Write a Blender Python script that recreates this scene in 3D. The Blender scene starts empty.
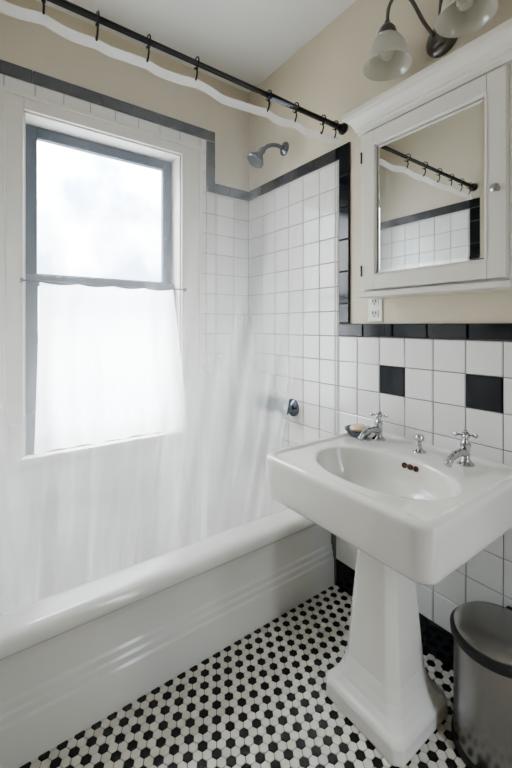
import bpy, bmesh, math, random
from mathutils import Vector, Matrix
random.seed(4)
S = bpy.context.scene
COL = S.collection

# ------------------------------------------------------------ materials
def mat(name, color, rough=0.5, metal=0.0, noise=0.0, nscale=8.0, bump=0.0, bscale=40.0, coat=0.0, island=0.0, aniso=0.0):
    m = bpy.data.materials.new(name); m.use_nodes = True
    nt = m.node_tree; b = nt.nodes['Principled BSDF']
    b.inputs['Roughness'].default_value = rough
    b.inputs['Metallic'].default_value = metal
    b.inputs['Coat Weight'].default_value = coat
    b.inputs['Anisotropic'].default_value = aniso
    tc = nt.nodes.new('ShaderNodeTexCoord')
    n = nt.nodes.new('ShaderNodeTexNoise'); n.inputs['Scale'].default_value = nscale
    n.inputs['Detail'].default_value = 5
    nt.links.new(tc.outputs['Object'], n.inputs['Vector'])
    mx = nt.nodes.new('ShaderNodeMix'); mx.data_type = 'RGBA'
    c = tuple(color) + (1,)
    d = tuple(max(0, v*(1-noise)) for v in color) + (1,)
    mx.inputs[6].default_value = c; mx.inputs[7].default_value = d
    nt.links.new(n.outputs['Fac'], mx.inputs[0])
    last = mx.outputs[2]
    if island > 0:
        g = nt.nodes.new('ShaderNodeNewGeometry')
        h = nt.nodes.new('ShaderNodeHueSaturation')
        mr = nt.nodes.new('ShaderNodeMapRange')
        mr.inputs[3].default_value = 1-island; mr.inputs[4].default_value = 1+island*0.3
        nt.links.new(g.outputs['Random Per Island'], mr.inputs[0])
        nt.links.new(mr.outputs[0], h.inputs['Value'])
        nt.links.new(last, h.inputs['Color']); last = h.outputs['Color']
    nt.links.new(last, b.inputs['Base Color'])
    if bump > 0:
        n2 = nt.nodes.new('ShaderNodeTexNoise'); n2.inputs['Scale'].default_value = bscale
        nt.links.new(tc.outputs['Object'], n2.inputs['Vector'])
        bp = nt.nodes.new('ShaderNodeBump'); bp.inputs['Strength'].default_value = bump
        bp.inputs['Distance'].default_value = 0.004
        nt.links.new(n2.outputs['Fac'], bp.inputs['Height'])
        nt.links.new(bp.outputs['Normal'], b.inputs['Normal'])
    return m

M_paint = mat('cream_paint', (0.67, 0.60, 0.47), 0.6, noise=0.06, nscale=3, bump=0.15, bscale=60)
M_ceil = mat('ceiling_paint', (0.74, 0.725, 0.68), 0.7, noise=0.05, nscale=2, bump=0.1)
M_grout = mat('wall_grout', (0.27, 0.26, 0.24), 0.9, noise=0.3, nscale=20)
M_tile = mat('white_wall_tile', (0.80, 0.79, 0.755), 0.13, noise=0.05, nscale=5, bump=0.04, bscale=14, island=0.07)
M_btile = mat('black_wall_tile', (0.007, 0.009, 0.014), 0.12, noise=0.2, bump=0.04, bscale=14)
M_fgrout = mat('floor_grout', (0.12, 0.10, 0.085), 0.9, noise=0.3, nscale=20)
M_fwhite = mat('floor_hex_white', (0.78, 0.735, 0.65), 0.28, noise=0.12, nscale=6, island=0.13)
M_fblack = mat('floor_hex_black', (0.014, 0.013, 0.012), 0.25, noise=0.3)
M_porc = mat('porcelain', (0.80, 0.78, 0.73), 0.12, noise=0.03, nscale=3, coat=0.3)
M_enamel = mat('tub_enamel', (0.78, 0.77, 0.725), 0.14, noise=0.04, nscale=3, bump=0.03, bscale=8, coat=0.3)
M_wood = mat('white_painted_wood', (0.76, 0.73, 0.66), 0.35, noise=0.05, nscale=6, bump=0.06, bscale=30)
M_chrome = mat('chrome', (0.50, 0.50, 0.51), 0.12, metal=1.0, noise=0.05)
M_oldchrome = mat('worn_chrome', (0.17, 0.19, 0.22), 0.25, metal=1.0, noise=0.15)
M_nickel = mat('dark_nickel', (0.20, 0.19, 0.18), 0.28, metal=1.0, noise=0.2)
M_rod = mat('dark_bronze_rod', (0.010, 0.009, 0.009), 0.35, noise=0.2, coat=0.2)
M_sash = mat('shaded_sash_tone', (0.025, 0.05, 0.085), 0.5, noise=0.15)  # dark blue puts the sash's shadow into its base colour
M_mirror = mat('mirror_silver', (0.86, 0.88, 0.87), 0.015, metal=1.0)
M_steel = mat('brushed_steel', (0.36, 0.35, 0.34), 0.27, metal=1.0, noise=0.15, nscale=4, aniso=.6)
M_blackpl = mat('black_plastic', (0.02, 0.02, 0.02), 0.4, noise=0.1)
M_rust = mat('rusty_hole', (0.10, 0.03, 0.012), 0.7, noise=0.4, nscale=60)
M_plate = mat('outlet_plastic', (0.80, 0.78, 0.72), 0.35)
M_slot = mat('outlet_slot', (0.03, 0.03, 0.03), 0.6)
M_soap = mat('soap', (0.82, 0.62, 0.46), 0.5, noise=0.1, nscale=20)
M_added_door = mat('added_door_dark_wood', (0.16, 0.09, 0.05), 0.4, noise=0.3, nscale=12)  # dark wood of the added door, keeps bounce light down

def glass_mat():
    m = bpy.data.materials.new('window_glass'); m.use_nodes = True
    nt = m.node_tree; nt.nodes.clear()
    o = nt.nodes.new('ShaderNodeOutputMaterial'); t = nt.nodes.new('ShaderNodeBsdfTransparent')
    g = nt.nodes.new('ShaderNodeBsdfGlossy'); g.inputs['Roughness'].default_value = 0.02
    mx = nt.nodes.new('ShaderNodeMixShader'); mx.inputs[0].default_value = 0.05
    nt.links.new(t.outputs[0], mx.inputs[1]); nt.links.new(g.outputs[0], mx.inputs[2])
    nt.links.new(mx.outputs[0], o.inputs[0]); return m
M_glass = glass_mat()

def sheer_mat(name, color, lo, hi, transl=0.6, edge=0.3, nscale=3.0, gloss=0.12, stretch=(1, 1, .35), zgrad=None, crinkle=0.0):
    """thin partly transparent sheet (vinyl / cloth)"""
    m = bpy.data.materials.new(name); m.use_nodes = True
    nt = m.node_tree; nt.nodes.clear(); N = nt.nodes.new; L = nt.links.new
    o = N('ShaderNodeOutputMaterial'); t = N('ShaderNodeBsdfTransparent')
    d = N('ShaderNodeBsdfDiffuse'); tr = N('ShaderNodeBsdfTranslucent'); g = N('ShaderNodeBsdfGlossy')
    g.inputs['Roughness'].default_value = 0.18
    d.inputs[0].default_value = (*color, 1); tr.inputs[0].default_value = (*color, 1)
    a = N('ShaderNodeMixShader'); a.inputs[0].default_value = transl
    L(d.outputs[0], a.inputs[1]); L(tr.outputs[0], a.inputs[2])
    tc = N('ShaderNodeTexCoord'); mp = N('ShaderNodeMapping'); mp.inputs['Scale'].default_value = stretch
    n = N('ShaderNodeTexNoise'); n.inputs['Scale'].default_value = nscale; n.inputs['Detail'].default_value = 6
    L(tc.outputs['Object'], mp.inputs[0]); L(mp.outputs[0], n.inputs['Vector'])
    mr = N('ShaderNodeMapRange'); mr.inputs[1].default_value = .3; mr.inputs[2].default_value = .7
    mr.inputs[3].default_value = lo; mr.inputs[4].default_value = hi
    L(n.outputs['Fac'], mr.inputs[0]); op = mr.outputs[0]
    if crinkle:
        # noise streaks add haze, drawn as creases
        cr = N('ShaderNodeMapRange'); cr.inputs[1].default_value = .50; cr.inputs[2].default_value = .68
        cr.inputs[3].default_value = 0; cr.inputs[4].default_value = crinkle
        n3 = N('ShaderNodeTexNoise'); n3.inputs['Scale'].default_value = 10; n3.inputs['Detail'].default_value = 4; n3.inputs['Distortion'].default_value = .6
        mp3 = N('ShaderNodeMapping'); mp3.inputs['Scale'].default_value = (.3, 1.1, .10); mp3.inputs['Rotation'].default_value = (.12, 0, 0)
        L(tc.outputs['Object'], mp3.inputs[0]); L(mp3.outputs[0], n3.inputs['Vector']); L(n3.outputs['Fac'], cr.inputs[0])
        ad = N('ShaderNodeMath'); ad.operation = 'ADD'
        L(op, ad.inputs[0]); L(cr.outputs[0], ad.inputs[1]); op = ad.outputs[0]
    if zgrad:      # window glow painted as opacity, hazier towards the bottom of the sheet
        sx = N('ShaderNodeSeparateXYZ'); L(tc.outputs['Object'], sx.inputs[0])
        mz = N('ShaderNodeMapRange'); mz.interpolation_type = 'LINEAR'
        mz.inputs[1].default_value = zgrad[0]; mz.inputs[2].default_value = zgrad[1]
        mz.inputs[3].default_value = zgrad[2]; mz.inputs[4].default_value = zgrad[3]
        L(sx.outputs[2], mz.inputs[0])
        mm = N('ShaderNodeMath'); mm.operation = 'MULTIPLY'; L(op, mm.inputs[0]); L(mz.outputs[0], mm.inputs[1]); op = mm.outputs[0]
    lw = N('ShaderNodeLayerWeight'); lw.inputs[0].default_value = 0.35
    ml = N('ShaderNodeMath'); ml.operation = 'MULTIPLY_ADD'; ml.use_clamp = True
    ml.inputs[1].default_value = edge
    L(lw.outputs['Facing'], ml.inputs[0]); L(op, ml.inputs[2])
    n2 = N('ShaderNodeTexNoise'); n2.inputs['Scale'].default_value = 7; n2.inputs['Detail'].default_value = 3
    mp2 = N('ShaderNodeMapping'); mp2.inputs['Scale'].default_value = (1, 1.6, .3); L(tc.outputs['Object'], mp2.inputs[0])
    L(mp2.outputs[0], n2.inputs['Vector'])
    bp = N('ShaderNodeBump'); bp.inputs['Strength'].default_value = .6; bp.inputs['Distance'].default_value = .02
    L(n2.outputs['Fac'], bp.inputs['Height'])
    L(bp.outputs[0], g.inputs['Normal'])
    mx = N('ShaderNodeMixShader'); L(ml.outputs[0], mx.inputs[0])
    L(t.outputs[0], mx.inputs[1]); L(a.outputs[0], mx.inputs[2])
    a2 = N('ShaderNodeMixShader'); a2.inputs[0].default_value = gloss
    L(mx.outputs[0], a2.inputs[1]); L(g.outputs[0], a2.inputs[2])
    L(a2.outputs[0], o.inputs[0])
    return m
M_vinyl = sheer_mat('clear_vinyl', (0.94, 0.94, 0.93), 0.14, 0.30, 0.82, 0.04, gloss=0.035, nscale=2.0, zgrad=(0.5, 2.0, 1.5, .17), crinkle=.13)  # haze gradient stands in for the window's glow
M_hem = sheer_mat('vinyl_hem', (0.92, 0.92, 0.92), 0.45, 0.60, 0.5, 0.1, gloss=.05)
M_cafe = sheer_mat('sheer_cotton', (0.95, 0.925, 0.90), 0.86, 0.93, 0.9, 0.05, gloss=0.0)
M_shade = sheer_mat('frosted_glass_shade', (0.82, 0.80, 0.73), 0.75, 0.85, 0.45, 0.2, gloss=0.10)

# ------------------------------------------------------------ mesh helpers
def obj(name, verts, faces, mats, smooth=False, parent=None, fm=None):
    me = bpy.data.meshes.new(name); me.from_pydata([tuple(v) for v in verts], [], faces)
    for m in (mats if isinstance(mats, (list, tuple)) else [mats]): me.materials.append(m)
    if fm: me.polygons.foreach_set('material_index', fm)
    bm = bmesh.new(); bm.from_mesh(me); bmesh.ops.recalc_face_normals(bm, faces=bm.faces); bm.to_mesh(me); bm.free()
    if smooth: me.polygons.foreach_set('use_smooth', [True]*len(me.polygons))
    me.update()
    o = bpy.data.objects.new(name, me); COL.objects.link(o)
    if parent: o.parent = parent
    return o
def empty(name):
    e = bpy.data.objects.new(name, None); COL.objects.link(e); return e
def boxdata(x0, x1, y0, y1, z0, z1):
    v = [(x0,y0,z0),(x1,y0,z0),(x1,y1,z0),(x0,y1,z0),(x0,y0,z1),(x1,y0,z1),(x1,y1,z1),(x0,y1,z1)]
    f = [(0,3,2,1),(4,5,6,7),(0,1,5,4),(1,2,6,5),(2,3,7,6),(3,0,4,7)]
    return v, f
def boxes(name, lst, m, parent=None, bevel=0.0, seg=2):
    V, F = [], []
    for b in lst:
        v, f = boxdata(*b); k = len(V); V += v; F += [tuple(i+k for i in q) for q in f]
    o = obj(name, V, F, m, parent=parent)
    if bevel:
        md = o.modifiers.new('bevel', 'BEVEL'); md.width = bevel; md.segments = seg; md.limit_method = 'ANGLE'
    return o
def loft(name, rings, m, parent=None, smooth=True, cap0=True, cap1=True, closed=False, subsurf=0):
    n = len(rings[0]); V = [p for r in rings for p in r]; F = []
    K = len(rings)
    for i in range(K if closed else K-1):
        a = i*n; b = ((i+1) % K)*n
        for j in range(n):
            j2 = (j+1) % n; F.append((a+j, a+j2, b+j2, b+j))
    if not closed:
        if cap0: F.append(tuple(range(n))[::-1])
        if cap1: F.append(tuple(range((K-1)*n, K*n)))
    o = obj(name, V, F, m, smooth, parent)
    if subsurf:
        md = o.modifiers.new('sub', 'SUBSURF'); md.levels = subsurf; md.render_levels = subsurf
    return o
def frame_axes(d):
    d = Vector(d).normalized()
    up = Vector((0, 0, 1)) if abs(d.z) < .95 else Vector((1, 0, 0))
    a = d.cross(up).normalized(); b = a.cross(d).normalized()
    return d, a, b
def lathe(name, prof, m, origin=(0,0,0), axis=(0,0,1), seg=40, parent=None, smooth=True, caps=True, k=1.0):
    d, a, b = frame_axes(axis); o = Vector(origin)
    rings = [[o + d*h*k + (a*math.cos(t*2*math.pi/seg) + b*math.sin(t*2*math.pi/seg))*max(r*k, 1e-4) for t in range(seg)] for r, h in prof]
    ob = loft(name, rings, m, parent, smooth, caps, caps)
    if smooth:
        md = ob.modifiers.new('es', 'EDGE_SPLIT'); md.split_angle = math.radians(38)
    return ob
def bez(pts, n=10):
    """Catmull-Rom through pts"""
    P = [Vector(p) for p in pts]; P = [P[0]*2-P[1]] + P + [P[-1]*2-P[-2]]
    out = []
    for i in range(1, len(P)-2):
        for k in range(n):
            t = k/n; p0, p1, p2, p3 = P[i-1:i+3]
            out.append(.5*((2*p1)+(-p0+p2)*t+(2*p0-5*p1+4*p2-p3)*t*t+(-p0+3*p1-3*p2+p3)*t**3))
    out.append(P[-2]); return out
def tube(name, path, r, m, parent=None, seg=14):
    path = [Vector(p) for p in path]; R = r if isinstance(r, list) else [r]*len(path)
    rings = []; prev = None
    for i, p in enumerate(path):
        d = (path[min(i+1, len(path)-1)] - path[max(i-1, 0)]).normalized()
        if prev is None: _, a, b = frame_axes(d)
        else:
            a = (prev - d*prev.dot(d)).normalized(); b = d.cross(a)
        prev = a
        rr = R[min(i, len(R)-1)]
        rings.append([p + (a*math.cos(t*2*math.pi/seg)+b*math.sin(t*2*math.pi/seg))*rr for t in range(seg)])
    return loft(name, rings, m, parent)
def rrect(x0, x1, y0, y1, r, z, seg=6, side=8):
    cs = [(x1-r, y1-r, 0), (x0+r, y1-r, 90), (x0+r, y0+r, 180), (x1-r, y0+r, 270)]
    pts = []
    for i, (cx, cy, a0) in enumerate(cs):
        arc = [(cx+r*math.cos(math.radians(a0+90*k/seg)), cy+r*math.sin(math.radians(a0+90*k/seg))) for k in range(seg+1)]
        pts += arc
        nx, ny, na = cs[(i+1) % 4]
        q = (nx+r*math.cos(math.radians(na)), ny+r*math.sin(math.radians(na)))
        p = arc[-1]
        for k in range(1, side): pts.append((p[0]+(q[0]-p[0])*k/side, p[1]+(q[1]-p[1])*k/side))
    return [Vector((x, y, z)) for x, y in pts]

# ------------------------------------------------------------ room shell
H = 2.735; YS = -1.555; XE = 2.75
T = 0.119
floor = boxes('floor', [(-.15, XE+.1, YS-.1, .1, -.08, -.002)], M_fgrout)
boxes('ceiling', [(-.15, XE+.1, YS-.1, .1, H, H+.08)], M_ceil)
wall_back = boxes('wall_back', [(-.15, XE+.1, 0, .1, 0, H)], M_paint)
wall_front = boxes('wall_front', [(-.15, XE+.1, YS-.1, YS, 0, H)], M_paint)
WY0, WY1, WZ0, WZ1 = -1.235, -.47, .66, 2.215      # window opening
wall_left = boxes('wall_left', [(-.16, 0, YS, WY0, 0, H), (-.16, 0, WY1, 0, 0, H),
                  (-.16, 0, WY0, WY1, 0, WZ0), (-.16, 0, WY0, WY1, WZ1, H)], M_paint)
DY0, DY1 = -1.25, -.40
wall_right = boxes('wall_right', [(XE, XE+.1, YS, DY0, 0, H), (XE, XE+.1, DY1, 0, 0, H), (XE, XE+.1, DY0, DY1, 2.15, H)], M_paint)
boxes('trim_added_door_casing', [(XE-.02, XE, DY0-.08, DY0, 0, 2.23), (XE-.02, XE, DY1, DY1+.08, 0, 2.23), (XE-.02, XE, DY0, DY1, 2.15, 2.23)], M_wood, bevel=.004)
dr = empty('added_door')
DG = .15   # unseen door added; gap width sized to let in fill light
boxes('slab', [(XE+.03, XE+.07, DY0, DY1-DG, .005, 2.15)], M_added_door, dr)
boxes('stiles', [(XE+.018, XE+.03, DY0, DY0+.11, .005, 2.15), (XE+.018, XE+.03, DY1-DG-.11, DY1-DG, .005, 2.15), (XE+.018, XE+.03, DY0+.11, DY1-DG-.11, 1.95, 2.15),
                 (XE+.018, XE+.03, DY0+.11, DY1-DG-.11, .95, 1.12), (XE+.018, XE+.03, DY0+.11, DY1-DG-.11, .005, .25)], M_added_door, dr, .003)
lathe('added_door_knob', [(0, 0), (.026, 0), (.024, .006), (.010, .010), (.010, .03), (.026, .042), (.028, .056), (.018, .066), (0, .068)], M_oldchrome, (XE+.018, DY1-DG-.055, 1.03), (-1, 0, 0), parent=dr)

def tiles(name, P, zones, m, parent, g=.003, h=.005, ug=T, zg=T, u0=0., z0=0., black=None, mats=None):
    """P(u,z,n)->xyz. zones list of (ua,ub,za,zb), grid lines at u0+i*ug, z0+j*zg"""
    V, F, FM = [], [], []
    for ua, ub, za, zb in zones:
        def br(a, b, o, s):
            L = [a]; i = math.floor((a-o)/s)+1
            while o+i*s < b-1e-4:
                if o+i*s > a+1e-4: L.append(o+i*s)
                i += 1
            L.append(b)
            return L
        us = br(ua, ub, u0, ug); zs = br(za, zb, z0, zg)
        for i in range(len(us)-1):
            for j in range(len(zs)-1):
                a, b, c, d = us[i]+g/2, us[i+1]-g/2, zs[j]+g/2, zs[j+1]-g/2
                if b-a < .006 or d-c < .006: continue
                e = min(.003, (b-a)/3, (d-c)/3)
                tu, tz = random.uniform(-.0004, .0004), random.uniform(-.0004, .0004)
                k = len(V)
                V += [P(a,c,0),P(b,c,0),P(b,d,0),P(a,d,0)]
                V += [P(a,c,h*.6),P(b,c,h*.6),P(b,d,h*.6),P(a,d,h*.6)]
                V += [P(a+e,c+e,h-tu-tz),P(b-e,c+e,h+tu-tz),P(b-e,d-e,h+tu+tz),P(a+e,d-e,h-tu+tz)]
                q = [(k+8,k+9,k+10,k+11)]
                for s in range(4):
                    s2 = (s+1) % 4
                    q += [(k+s,k+s2,k+4+s2,k+4+s), (k+4+s,k+4+s2,k+8+s2,k+8+s)]
                F += q
                isb = black and black((a+b)/2, (c+d)/2)
                FM += [1 if isb else 0]*len(q)
    return obj(name, V, F, mats or m, parent=parent, fm=FM)

G = .003
Pb = lambda u, z, n: (u, -G-n, z)
Pf = lambda u, z, n: (u, YS+G+n, z)
Pl = lambda u, z, n: (G+n, u, z)
Z0 = 1.198
XB0, XB1 = .762, .826
# back wall tiling
def blk(u, z): return Z0-2*T < z < Z0-T and (abs(u-1.0495) < .05 or abs(u-1.4065) < .05 or abs(u-1.7635) < .05 or abs(u-2.1205) < .05)
boxes('tile_backing', [(0, XB0, -G, 0, 0, 2.1), (XB0, XE, -G, 0, 0, 1.25), (XB0, XB1, -G, 0, 1.25, 2.1)], M_grout, parent=wall_back)
tiles('white_tiles', Pb, [(.004, .738, .25, 2.040), (.738, XB0, .395, 2.04), (.742, XB0, .127, .395), (XB0, XE, .127, Z0)], None, wall_back, u0=.99, z0=Z0, black=blk, mats=[M_tile, M_btile])
tiles('black_liner', Pb, [(.004, XB0, 2.042, 2.102)], M_btile, wall_back, ug=.15, zg=9, z0=-1, h=.008)
tiles('black_liner_vertical', Pb, [(XB0, XB1, Z0+.062, 2.102)], M_btile, wall_back, ug=9, u0=-1, zg=.15, z0=2.102, h=.008)
tiles('black_cap', Pb, [(XB0, XE, Z0+.001, Z0+.060)], M_btile, wall_back, ug=.15, u0=.757, zg=9, z0=-1, h=.012)
tiles('baseboard_back', Pb, [(.744, XE, .0, .125)], M_btile, None, ug=.15, u0=.757, zg=9, z0=-1, h=.008)
# front wall (behind camera, seen in the mirror)
boxes('tile_backing', [(0, XB0, YS, YS+G, .2, 2.1), (XB0, XE, YS, YS+G, 0, 1.25)], M_grout, parent=wall_front)
tiles('white_tiles', Pf, [(.004, XB0, .25, 2.040), (XB0, XE, .127, Z0)], None, wall_front, u0=.99, z0=Z0, mats=[M_tile, M_btile])
tiles('black_liner', Pf, [(.004, XB1, 2.042, 2.102)], M_btile, wall_front, ug=.15, zg=9, z0=-1, h=.008)
tiles('black_liner_vertical', Pf, [(XB0, XB1, Z0+.062, 2.042)], M_btile, wall_front, ug=9, u0=-1, zg=.15, z0=2.102, h=.008)
tiles('black_cap', Pf, [(XB0, XE, Z0+.001, Z0+.060)], M_btile, wall_front, ug=.15, zg=9, z0=-1, h=.012)
# left wall (window)
CY0, CY1, CZ0, CZ1 = -1.325, -.345, .60, 2.285
boxes('tile_backing', [(0, G, YS, CY0, .2, 2.40), (0, G, CY1, -.25, .2, 2.40), (0, G, -.25, 0, .2, 2.10), (0, G, CY0, CY1, .2, CZ0), (0, G, CY0, CY1, CZ1, 2.40)], M_grout, parent=wall_left)
tiles('white_tiles', Pl, [(-.25, -.008, .25, 2.040), (CY1, -.31, .25, 2.345), (-.31, -.25, .25, 2.040), (CY0, CY1, .25, CZ0), (CY0, CY1, CZ1, 2.345), (YS+.008, CY0, .25, 2.345)],
      M_tile, wall_left, u0=0, z0=Z0)
tiles('black_liner', Pl, [(-.25, -.008, 2.042, 2.102), (YS+.01, -.25, 2.347, 2.407)], M_btile, wall_left, ug=.15, zg=9, z0=-1, h=.008)
tiles('black_liner_vertical', Pl, [(-.31, -.25, 2.042, 2.345)], M_btile, wall_left, ug=9, u0=-1, zg=.15, z0=2.042, h=.008)

# hex floor mosaic
R = .0160; w = math.sqrt(3)*R; V, F, FM = [], [], []
rows = int(1.6/(1.5*R))+2; cols = int((XE-.70)/w)+2
for r in range(rows):
    for c in range(cols):
        cx = .70 + c*w + (w/2 if r % 2 else 0); cy = YS + r*1.5*R
        if cx > XE-.01 or cy > -.006 or cy < YS+.01: continue
        k = len(V); rr = R-.0012
        for hh, sc in ((-.002, 1), (.0, 1), (.0008, .95)):
            for s in range(6):
                an = math.radians(30+60*s); V.append((cx+rr*sc*math.cos(an), min(cy+rr*sc*math.sin(an), -.001), hh))
        q = [tuple(k+12+s for s in range(6))]
        for s in range(6):
            s2 = (s+1) % 6; q += [(k+s, k+s2, k+6+s2, k+6+s), (k+6+s, k+6+s2, k+12+s2, k+12+s)]
        qq = c - (r - (r & 1))//2
        b = ((qq - r) % 3 == 0)
        F += q; FM += [1 if b else 0]*len(q)
obj('hex_tiles', V, F, [M_fwhite, M_fblack], parent=floor, fm=FM)

# ------------------------------------------------------------ window
win = empty('window_1')
boxes('casing', [(0, .016, CY0, WY0, CZ0, CZ1), (0, .016, WY1, CY1, CZ0, CZ1), (0, .016, WY0, WY1, WZ1, CZ1)], M_wood, win, .004)
boxes('casing_bead', [(.016, .026, CY0, CY0+.02, CZ0, CZ1), (.016, .026, CY1-.02, CY1, CZ0, CZ1), (.016, .026, CY0+.02, CY1-.02, CZ1-.02, CZ1)], M_wood, win, .003)
boxes('sill', [(-.16, .045, CY0-.02, CY1+.02, WZ0-.035, WZ0)], M_wood, win, .006)
boxes('jamb', [(-.158, 0, WY0, WY0+.008, WZ0, WZ1), (-.158, 0, WY1-.008, WY1, WZ0, WZ1), (-.158, 0, WY0, WY1, WZ1-.008, WZ1)], M_wood, win)
def sash(nm, x0, x1, z0, z1, st=.055):
    a, b = WY0+.01, WY1-.01
    boxes(nm, [(x0, x1, a, a+st, z0, z1), (x0, x1, b-st, b, z0, z1), (x0, x1, a+st, b-st, z1-st, z1), (x0, x1, a+st, b-st, z0, z0+st)], M_sash, win, .004)
    boxes(nm+'_glass', [((x0+x1)/2-.002, (x0+x1)/2+.002, a+st, b-st, z0+st, z1-st)], M_glass, win)
sash('upper_sash', -.135, -.10, 1.445, WZ1-.01)
sash('lower_sash', -.098, -.065, WZ0+.005, 1.49)
# cafe curtain
cc = empty('cafe_curtain')
def sheet(name, f, nu, nv, m, parent=None):
    V = [f(i/nu, j/nv) for j in range(nv+1) for i in range(nu+1)]
    Fc = [(j*(nu+1)+i, j*(nu+1)+i+1, (j+1)*(nu+1)+i+1, (j+1)*(nu+1)+i) for j in range(nv) for i in range(nu)]
    return obj(name, V, Fc, m, True, parent)
def cafe(u, v):
    z = 1.445 - v*(1.445-.675) - .010*abs(math.sin(u*math.pi*4))*(1-v)
    y0 = -1.175 - .022*v; y1 = -.535+.075*min(1, v*1.2)
    y = y0+(y1-y0)*u
    x = .036 + (.003+.006*v)*math.sin(u*2*math.pi*6+1.3*math.sin(v*3)) + .005*math.sin(u*2*math.pi*2.3+v*2)
    return (x, y, z)
sheet('cloth', cafe, 160, 30, M_cafe, cc)
tube('tension_rod', [(.036, -1.245, 1.449), (.036, -.462, 1.449)], .004, M_sash, cc)
boxes('rod_brackets', [(.0165, .042, -1.250, -1.240, 1.440, 1.458), (.0165, .042, -.466, -.456, 1.440, 1.458)], M_sash, cc)

# ------------------------------------------------------------ bathtub
YA, YB = YS+.012, -.0088
def tr(ix0, x1, iy, z, r): return rrect(ix0, x1, YA+iy, YB-iy, r, z, seg=8, side=10)
rings = [tr(.22, .40, .35, .075, .06), tr(.13, .50, .17, .085, .09), tr(.10, .55, .125, .13, .11), tr(.085, .585, .105, .22, .11),
         tr(.07, .605, .085, .33, .11), tr(.062, .615, .075, .372, .11), tr(.05, .632, .06, .388, .11), tr(.04, .65, .05, .391, .10)]
def to(x1, z, r=.004): return rrect(.012, x1, YA, YB, r, z, seg=8, side=10)
for x1, z in [(.715, .390), (.738, .386), (.752, .374), (.757, .358), (.753, .342), (.742, .331), (.728, .324), (.720, .310), (.717, .285), (.716, .192),
              (.7165, .189), (.7215, .184), (.7222, .181), (.7222, .164), (.7227, .161), (.7277, .156), (.7284, .153), (.7284, .136), (.7289, .133), (.7339, .128), (.7346, .125), (.7365, .02), (.7365, .001)]:
    rings.append(to(x1, z))
tub = loft('bathtub', rings, M_enamel, cap0=True, cap1=False)
md = tub.modifiers.new('es', 'EDGE_SPLIT'); md.split_angle = math.radians(50)

# ------------------------------------------------------------ shower rod + curtain
RX, RZ = .785, 2.178
rod = empty('shower_curtain_rod')
tube('rod', [(RX, YS+.004, RZ), (RX, -.004, RZ)], .0125, M_rod, rod, 20)
tube('rod_sleeve', [(RX, -.45, RZ), (RX, -.01, RZ)], .0145, M_rod, rod, 20)
lathe('flange_back', [(.0, 0), (.026, 0), (.026, .008), (.018, .016), (.016, .03), (0, .03)], M_rod, (RX, -.001, RZ), (0, -1, 0), parent=rod)
lathe('flange_front', [(.0, 0), (.026, 0), (.026, .008), (.018, .016), (.016, .03), (0, .03)], M_rod, (RX, YS+.001, RZ), (0, 1, 0), parent=rod)
hooks = [-1.49, -1.38, -1.25, -1.107, -.949, -.774, -.451, -.305, -.142, -.06]
hk = empty('curtain_hooks')
for i, y in enumerate(hooks):
    pts = []
    for k in range(17):
        a = math.radians(-150 + 260*k/16)
        pts.append((RX+.019*math.cos(a), y, RZ+.019*math.sin(a)))
    tube('hook_ring_%d' % i, pts, .0026, M_rod, hk, 8)
    tube('hook_stem_%d' % i, bez([(RX, y, RZ-.018), (RX+.006, y, RZ-.034), (RX, y, RZ-.052), (RX-.008, y, RZ-.060), (RX-.012, y, RZ-.050)], 5), .0032, M_rod, hk, 8)
    lathe('hook_ball_%d' % i, [(0, -.006), (.0045, -.004), (.006, 0), (.0045, .004), (0, .006)], M_rod, (RX+.002, y, RZ-.020), seg=12, parent=hk)
hs = sorted(hooks)
def sag(y):
    for a, b in zip(hs, hs[1:]):
        if a <= y <= b:
            t = (y-a)/(b-a); return -.05*(b-a)*4*t*(1-t)
    return 0
def cur(u, z, topd=0):
    t = max(0, min(1, (2.125-z)/(2.125-.39)))
    yr = -.035 - .25*t**.85
    y = YS+.02 + (yr-YS-.02)*u
    xc = .778 + (.572-.778)*t
    if z < .39: xc = .572 - (.39-z)*.16
    amp = .007 + .015*min(1, t*3)
    amp *= (1-.25*t)
    ph = u*2*math.pi
    x = xc + amp*(.55*math.sin(ph*6.3+.9*math.sin(t*4)) + .30*math.sin(ph*11+1.7+t*3) + .45*math.sin(ph*2.1+t*3))
    gath = max(0, (u-.78)/.22)
    x += gath*.007*math.sin(ph*17+t*2)*min(1, .3+t*3)
    y += .010*math.sin(ph*8+t*2)*(1-u)*u*4
    return x, y
def curtain(u, v):
    z = 2.094 - v*(2.094-.20)
    x, y = cur(u, z)
    return (x, y, z + sag(y)*max(0, 1-v*4))
def hem(u, v):
    z = 2.126 - v*.032
    x, y = cur(u, z)
    return (x+.001, y, z + sag(y))
sc = empty('shower_curtain')
sheet('vinyl_sheet', curtain, 420, 70, M_vinyl, sc)
sheet('top_hem', hem, 420, 3, M_hem, sc)

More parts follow.
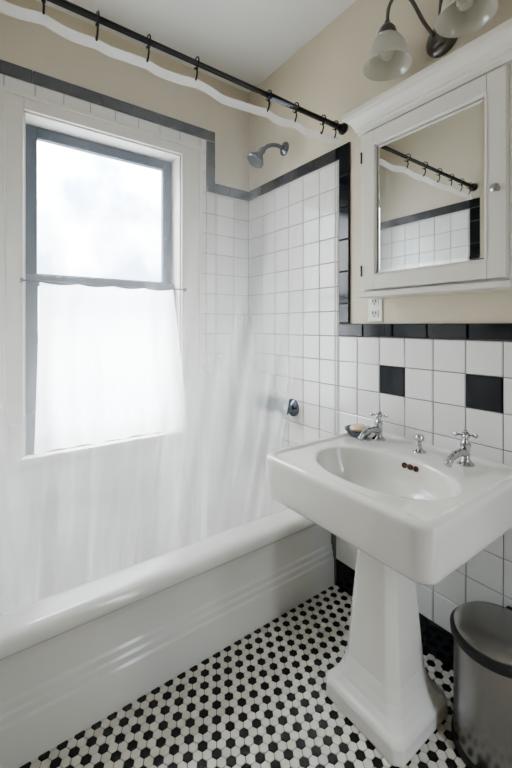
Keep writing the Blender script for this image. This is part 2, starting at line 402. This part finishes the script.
# ------------------------------------------------------------ shower head + valves
sh = empty('shower_head')
lathe('escutcheon', [(0, 0), (.038, 0), (.036, .006), (.018, .016), (.014, .018), (0, .018)], M_oldchrome, (.355, -.001, 2.245), (0, -1, 0), parent=sh)
tube('arm', bez([(.355, -.005, 2.245), (.353, -.06, 2.25), (.348, -.11, 2.235), (.342, -.145, 2.205)], 6), .011, M_oldchrome, sh)
dd = Vector((-.12, -.5, -.75))
lathe('head', [(0, -.01), (.012, -.008), (.016, .005), (.013, .018), (.017, .028), (.032, .048), (.040, .060), (.041, .070), (.036, .074), (0, .072)], M_oldchrome, (.342, -.145, 2.205), dd, parent=sh, k=1.2)
vl = empty('tub_valves')
for i, x in enumerate((.205, .325, .435)):
    z = .80; s = 1.4 if i != 1 else 1.1
    lathe('flange_%d' % i, [(0, 0), (.034*s, 0), (.033*s, .006), (.02*s, .018), (.014*s, .022), (.013*s, .05), (0, .05)], M_oldchrome, (x, -.008, z), (0, -1, 0), parent=vl)
    lathe('hub_%d' % i, [(0, 0), (.018*s, 0), (.024*s, .008), (.022*s, .02), (0, .026)], M_oldchrome, (x, -.056, z), (0, -1, 0), parent=vl)
    for k in range(4):
        a = math.radians(45+90*k + i*20); e = (x+.036*s*math.cos(a), -.068, z+.036*s*math.sin(a))
        tube('spoke_%d_%d' % (i, k), [(x, -.068, z), e], [.009, .012], M_oldchrome, vl, 10)

# ------------------------------------------------------------ pedestal sink
sink = empty('pedestal_sink')
ZS = .797
X0, X1, Y0, Y1 = .912, 1.548, -.588, -.009
CX, CYb = (X0+X1)/2, -.345
base = rrect(X0, X1, Y0, Y1, .05, 0)
def ell(s, z, dy=0):
    out = []
    for p in base:
        a = math.atan2((p.y-(Y0+Y1)/2)/((Y1-Y0)/2), (p.x-CX)/((X1-X0)/2))
        out.append(Vector((CX+.008+.242*s*math.cos(a), CYb+dy+.160*s*math.sin(a), z)))
    return out
def rr(i, z, r=.05): return rrect(X0+i, X1-i, Y0+i, Y1-i*.3, max(.012, r-i*.5), z)
rings = [ell(.10, ZS-.150), ell(.35, ZS-.148), ell(.60, ZS-.140), ell(.80, ZS-.118), ell(.91, ZS-.082), ell(.955, ZS-.045), ell(.98, ZS-.022), ell(1.0, ZS-.012), ell(1.03, ZS-.009),
         rr(.040, ZS-.009), rr(.032, ZS-.006), rr(.026, ZS), rr(.018, ZS+.002), rr(.008, ZS+.001), rr(.001, ZS-.006), rr(0, ZS-.016), rr(.003, ZS-.045), rr(.008, ZS-.132), rr(.012, ZS-.144), rr(.022, ZS-.154), rr(.05, ZS-.157),
         rrect(CX-.15, CX+.15, -.45, -.14, .04, ZS-.163), rrect(CX-.10, CX+.10, -.41, -.19, .03, ZS-.190), rrect(CX-.085, CX+.085, -.395, -.21, .03, ZS-.20)]
bas = loft('basin', rings, M_porc, sink, subsurf=1)
lathe('drain', [(0, .0), (.022, 0), (.022, .003), (.014, .004), (.010, .001), (0, .001)], M_chrome, (CX, CYb, ZS-.149), parent=sink)
for k in (-1, 0, 1):
    lathe('overflow_%d' % (k+1), [(0, 0), (.0095, 0), (.0095, .003), (.007, .004), (0, .002)], M_rust, (CX+.02+k*.022, CYb+.1515, ZS-.036), (0, -1, .25), seg=20, parent=sink)
def oct8(hx, hy, c, z, cy):
    return [Vector((CX+x, cy+y, z)) for x, y in [(hx, hy-c), (hx-c, hy), (-hx+c, hy), (-hx, hy-c), (-hx, -hy+c), (-hx+c, -hy), (hx-c, -hy), (hx, -hy+c)]]
PY = -.31
prof = [(.146, .140, .02, 0.002), (.148, .142, .02, .010), (.148, .142, .022, .052), (.142, .136, .022, .064), (.132, .126, .024, .074), (.119, .114, .026, .094), (.108, .104, .027, .122),
        (.100, .096, .028, .16), (.066, .066, .022, .585), (.068, .068, .022, .60), (.08, .08, .02, .615), (.092, .09, .02, .63)]
ped = loft('pedestal', [oct8(a, b, c, z, PY) for a, b, c, z in prof], M_porc, sink, smooth=False)
md = ped.modifiers.new('bevel', 'BEVEL'); md.width = .008; md.segments = 3; md.limit_method = 'ANGLE'; md.angle_limit = math.radians(12)
zt = ZS-.009
lathe('popup_knob', [(0, 0), (.021, 0), (.020, .004), (.010, .010), (.006, .026), (.007, .034), (.014, .040), (.016, .048), (.012, .056), (0, .058)], M_chrome, (CX-.005, -.095, zt), parent=sink, k=1.1)
def tap(x, y, name):
    e = empty(name)
    lathe('base', [(0, 0), (.027, 0), (.027, .004), (.018, .012), (.0135, .018), (.014, .056), (.017, .062), (.017, .070), (.009, .078), (.007, .094), (0, .094)], M_chrome, (x, y, zt), parent=e)
    tube('spout', bez([(x, y, zt+.038), (x, y-.04, zt+.046), (x, y-.09, zt+.042), (x, y-.115, zt+.022)], 6), [.0135]*6+[.012]*6+[.0105]*6+[.012], M_chrome, e)
    lathe('hub', [(0, 0), (.011, 0), (.014, .006), (.012, .016), (.007, .020), (0, .021)], M_chrome, (x, y, zt+.088), parent=e)
    for k in range(4):
        a = math.radians(25+90*k); en = Vector((x+.030*math.cos(a), y+.030*math.sin(a), zt+.098))
        tube('arm_%d' % k, [(x, y, zt+.097), en], [.0045, .0060], M_chrome, e, 10)
        lathe('tip_%d' % k, [(0, -.008), (.007, -.004), (.0088, 0), (.007, .004), (0, .008)], M_chrome, en, (math.cos(a), math.sin(a), 0), seg=14, parent=e)
    return e
tap(1.045, -.088, 'sink_faucet'); tap(1.385, -.088, 'sink_faucet.001')
sd = empty('soap_dish')
sx, sy = .966, -.112
lathe('dish', [(0, .002), (.030, .0), (.034, .003), (.044, .014), (.052, .024), (.052, .028), (.047, .027), (.038, .014), (.028, .008), (0, .007)], M_oldchrome, (sx, sy, zt), parent=sd, k=1.15)
lathe('soap_bar', [(0, 0), (.028, .001), (.038, .012), (.039, .022), (.030, .032), (0, .035)], M_soap, (sx, sy, zt+.012), parent=sd)

# ------------------------------------------------------------ trash can
tcn = empty('trash_can')
tx, ty = 1.513, -.16
lathe('body', [(0, .0), (.118, .0), (.118, .012), (.1185, .012), (.1185, .318), (.1225, .320), (0, .320)], M_steel, (tx, ty, .002), parent=tcn, seg=64)
lathe('foot_ring', [(.119, 0), (.124, .0), (.124, .016), (.119, .018)], M_blackpl, (tx, ty, .001), parent=tcn, seg=64)
lathe('rim', [(.119, .318), (.127, .320), (.128, .338), (.122, .344), (.118, .344)], M_blackpl, (tx, ty, .002), parent=tcn, seg=64)
lathe('lid', [(.119, .340), (.118, .350), (.106, .360), (.075, .368), (.04, .372), (0, .373)], M_steel, (tx, ty, .002), parent=tcn, seg=64)
boxes('hinge', [(tx-.03, tx+.03, ty+.115, ty+.14, .30, .352)], M_blackpl, tcn, .006)
boxes('pedal', [(tx-.02, tx+.02, ty-.165, ty-.12, .004, .016)], M_blackpl, tcn, .004)

# ------------------------------------------------------------ medicine cabinet
cab = empty('medicine_cabinet')
cx0, cx1, cy, cz0, cz1 = .978, 1.528, -.115, 1.385, 2.045
boxes('carcass', [(cx0, cx1, cy, -.001, cz0, cz1)], M_wood, cab, .003)
boxes('bottom_moulding', [(cx0-.008, cx1+.008, cy-.024, -.001, cz0-.022, cz0)], M_wood, cab, .006, 3)
d0, d1, e0, e1 = cx0+.022, cx1-.004, cz0+.008, cz1-.022
fw = .055; yd = cy-.020
boxes('door_frame', [(d0, d0+fw, yd, cy-.001, e0, e1), (d1-fw, d1, yd, cy-.001, e0, e1), (d0+fw, d1-fw, yd, cy-.001, e1-fw, e1), (d0+fw, d1-fw, yd, cy-.001, e0, e0+fw)], M_wood, cab, .0025)
def rf(i, y): return [Vector(p) for p in [(d0+fw+i, y, e0+fw+i), (d1-fw-i, y, e0+fw+i), (d1-fw-i, y, e1-fw-i), (d0+fw+i, y, e1-fw-i)]]
loft('door_bead', [rf(-.003, yd+.001), rf(-.001, yd-.003), rf(.004, yd-.002), rf(.009, yd+.009)], M_wood, cab, smooth=False, cap0=False, cap1=False)
loft('mirror', [rf(.004, yd+.012), rf(.007, yd+.0115), rf(.022, yd+.0092)], M_mirror, cab, smooth=False, cap0=False)
def rc(o, z): return [Vector(p) for p in [(cx0-o, 0-.001, z), (cx0-o, cy-o, z), (cx1+o, cy-o, z), (cx1+o, -.001, z)]]
loft('cornice', [rc(.0, cz1-.012), rc(.010, cz1-.010), rc(.012, cz1+.004), rc(.018, cz1+.008), rc(.020, cz1+.018), rc(.028, cz1+.034), rc(.042, cz1+.050), rc(.054, cz1+.056), rc(.056, cz1+.062), rc(.056, cz1+.078), rc(.052, cz1+.082)], M_wood, cab, smooth=False)
lathe('knob', [(0, 0), (.007, 0), (.005, .006), (.005, .012), (.011, .018), (.013, .024), (.009, .030), (0, .032)], M_chrome, (d1-.022, yd, 1.66), (0, -1, 0), parent=cab)
for z in (1.47, 1.93):
    tube('hinge_%d' % int(z*100), [(d0-.003, yd-.002, z-.022), (d0-.003, yd-.002, z+.022)], .004, M_oldchrome, cab, 10)

# ------------------------------------------------------------ outlet
ou = empty('wall_outlet')
ox, oz = .966, 1.325
boxes('plate', [(ox-.036, ox+.036, -.007, -.0005, oz-.058, oz+.058)], M_plate, ou, .003)
for s in (-1, 1):
    boxes('socket_%d' % (s+1), [(ox-.018, ox+.018, -.011, -.006, oz+s*.026-.017, oz+s*.026+.017)], M_plate, ou, .005, 3)
    boxes('slots_%d' % (s+1), [(ox-.010, ox-.005, -.0122, -.010, oz+s*.026-.003, oz+s*.026+.011), (ox+.005, ox+.010, -.0122, -.010, oz+s*.026-.003, oz+s*.026+.011), (ox-.003, ox+.003, -.0122, -.010, oz+s*.026-.012, oz+s*.026-.006)], M_slot, ou)

# ------------------------------------------------------------ vanity light
vn = empty('vanity_light')
lx, lz = 1.262, 2.315
lathe('backplate', [(0, 0), (.062, 0), (.062, .006), (.054, .016), (.040, .022), (.036, .030), (.020, .038), (0, .040)], M_nickel, (lx, -.001, lz), (0, -1, 0), parent=vn)
for i, s in enumerate((-1, 1)):
    sx_ = lx + s*.145; sy_ = -.135; zb = 2.238
    tube('arm_%d' % i, bez([(lx+s*.012, -.035, lz), (lx+s*.03, -.075, lz+.045), (lx+s*.065, -.11, lz+.14), (lx+s*.105, -.13, lz+.175), (lx+s*.137, sy_, lz+.145), (sx_, sy_, zb+.165)], 8), .0065, M_nickel, vn)
    lathe('cap_%d' % i, [(0, .185), (.010, .183), (.012, .172), (.024, .160), (.034, .145), (.036, .128), (.033, .124), (0, .124)], M_nickel, (sx_, sy_, zb), parent=vn, k=.95)
    lathe('shade_%d' % i, [(.030, .135), (.034, .122), (.052, .106), (.066, .085), (.073, .060), (.076, .035), (.082, .015), (.094, .0), (.0925, -.001), (.080, .013), (.073, .033), (.070, .060), (.063, .083), (.050, .103), (.033, .118)], M_shade, (sx_, sy_, zb), parent=vn, caps=False, k=.95)
    lathe('bulb_%d' % i, [(0, .03), (.018, .034), (.028, .052), (.028, .068), (.018, .09), (.013, .12), (0, .124)], M_shade, (sx_, sy_, zb), parent=vn, k=.95)

# ------------------------------------------------------------ world + light
W = bpy.data.worlds.new('overcast_sky'); S.world = W; W.use_nodes = True
nt = W.node_tree; bg = nt.nodes['Background']
tc = nt.nodes.new('ShaderNodeTexCoord'); n = nt.nodes.new('ShaderNodeTexNoise'); n.inputs['Scale'].default_value = 6; n.inputs['Detail'].default_value = 6
rmp = nt.nodes.new('ShaderNodeValToRGB'); rmp.color_ramp.elements[0].position = .40; rmp.color_ramp.elements[1].position = .62
rmp.color_ramp.elements[0].color = (.30, .40, .52, 1); rmp.color_ramp.elements[1].color = (1, .99, .97, 1)
nt.links.new(tc.outputs['Generated'], n.inputs['Vector']); nt.links.new(n.outputs['Fac'], rmp.inputs[0]); nt.links.new(rmp.outputs[0], bg.inputs[0])
sp = nt.nodes.new('ShaderNodeSeparateXYZ'); nt.links.new(tc.outputs['Generated'], sp.inputs[0])
mr = nt.nodes.new('ShaderNodeMapRange')     # overcast sky: zenith brighter than horizon
mr.inputs[1].default_value = .25; mr.inputs[2].default_value = .9; mr.inputs[3].default_value = 12.0; mr.inputs[4].default_value = 55.0
nt.links.new(sp.outputs[2], mr.inputs[0]); nt.links.new(mr.outputs[0], bg.inputs[1])
def portal(name, loc, rot, sx, sy):
    l = bpy.data.lights.new(name, 'AREA'); l.shape = 'RECTANGLE'; l.size = sx; l.size_y = sy; l.cycles.is_portal = True
    o = bpy.data.objects.new(name, l); COL.objects.link(o); o.location = loc; o.rotation_euler = rot
portal('window_portal', (-.17, (WY0+WY1)/2, (WZ0+WZ1)/2), (0, math.radians(-90), 0), WZ1-WZ0, WY1-WY0)
portal('added_doorway_portal', (XE+.11, DY1-DG/2, 1.07), (0, math.radians(90), 0), 2.15, DG)
try:
    S.view_settings.view_transform = 'AgX'
    S.view_settings.look = 'AgX - Medium High Contrast'
    S.view_settings.exposure = -0.08
except Exception as e: print('look', e)

# ------------------------------------------------------------ camera
cam = bpy.data.cameras.new('camera'); co = bpy.data.objects.new('camera', cam); COL.objects.link(co)
co.location = (2.0, -1.396, 1.251)
co.rotation_euler = (math.radians(90), 0, math.radians(54.0))
cam.sensor_fit = 'HORIZONTAL'; cam.sensor_width = 36; cam.lens = 36*381/512
cam.shift_y = -59/512; cam.clip_start = .02
S.camera = co
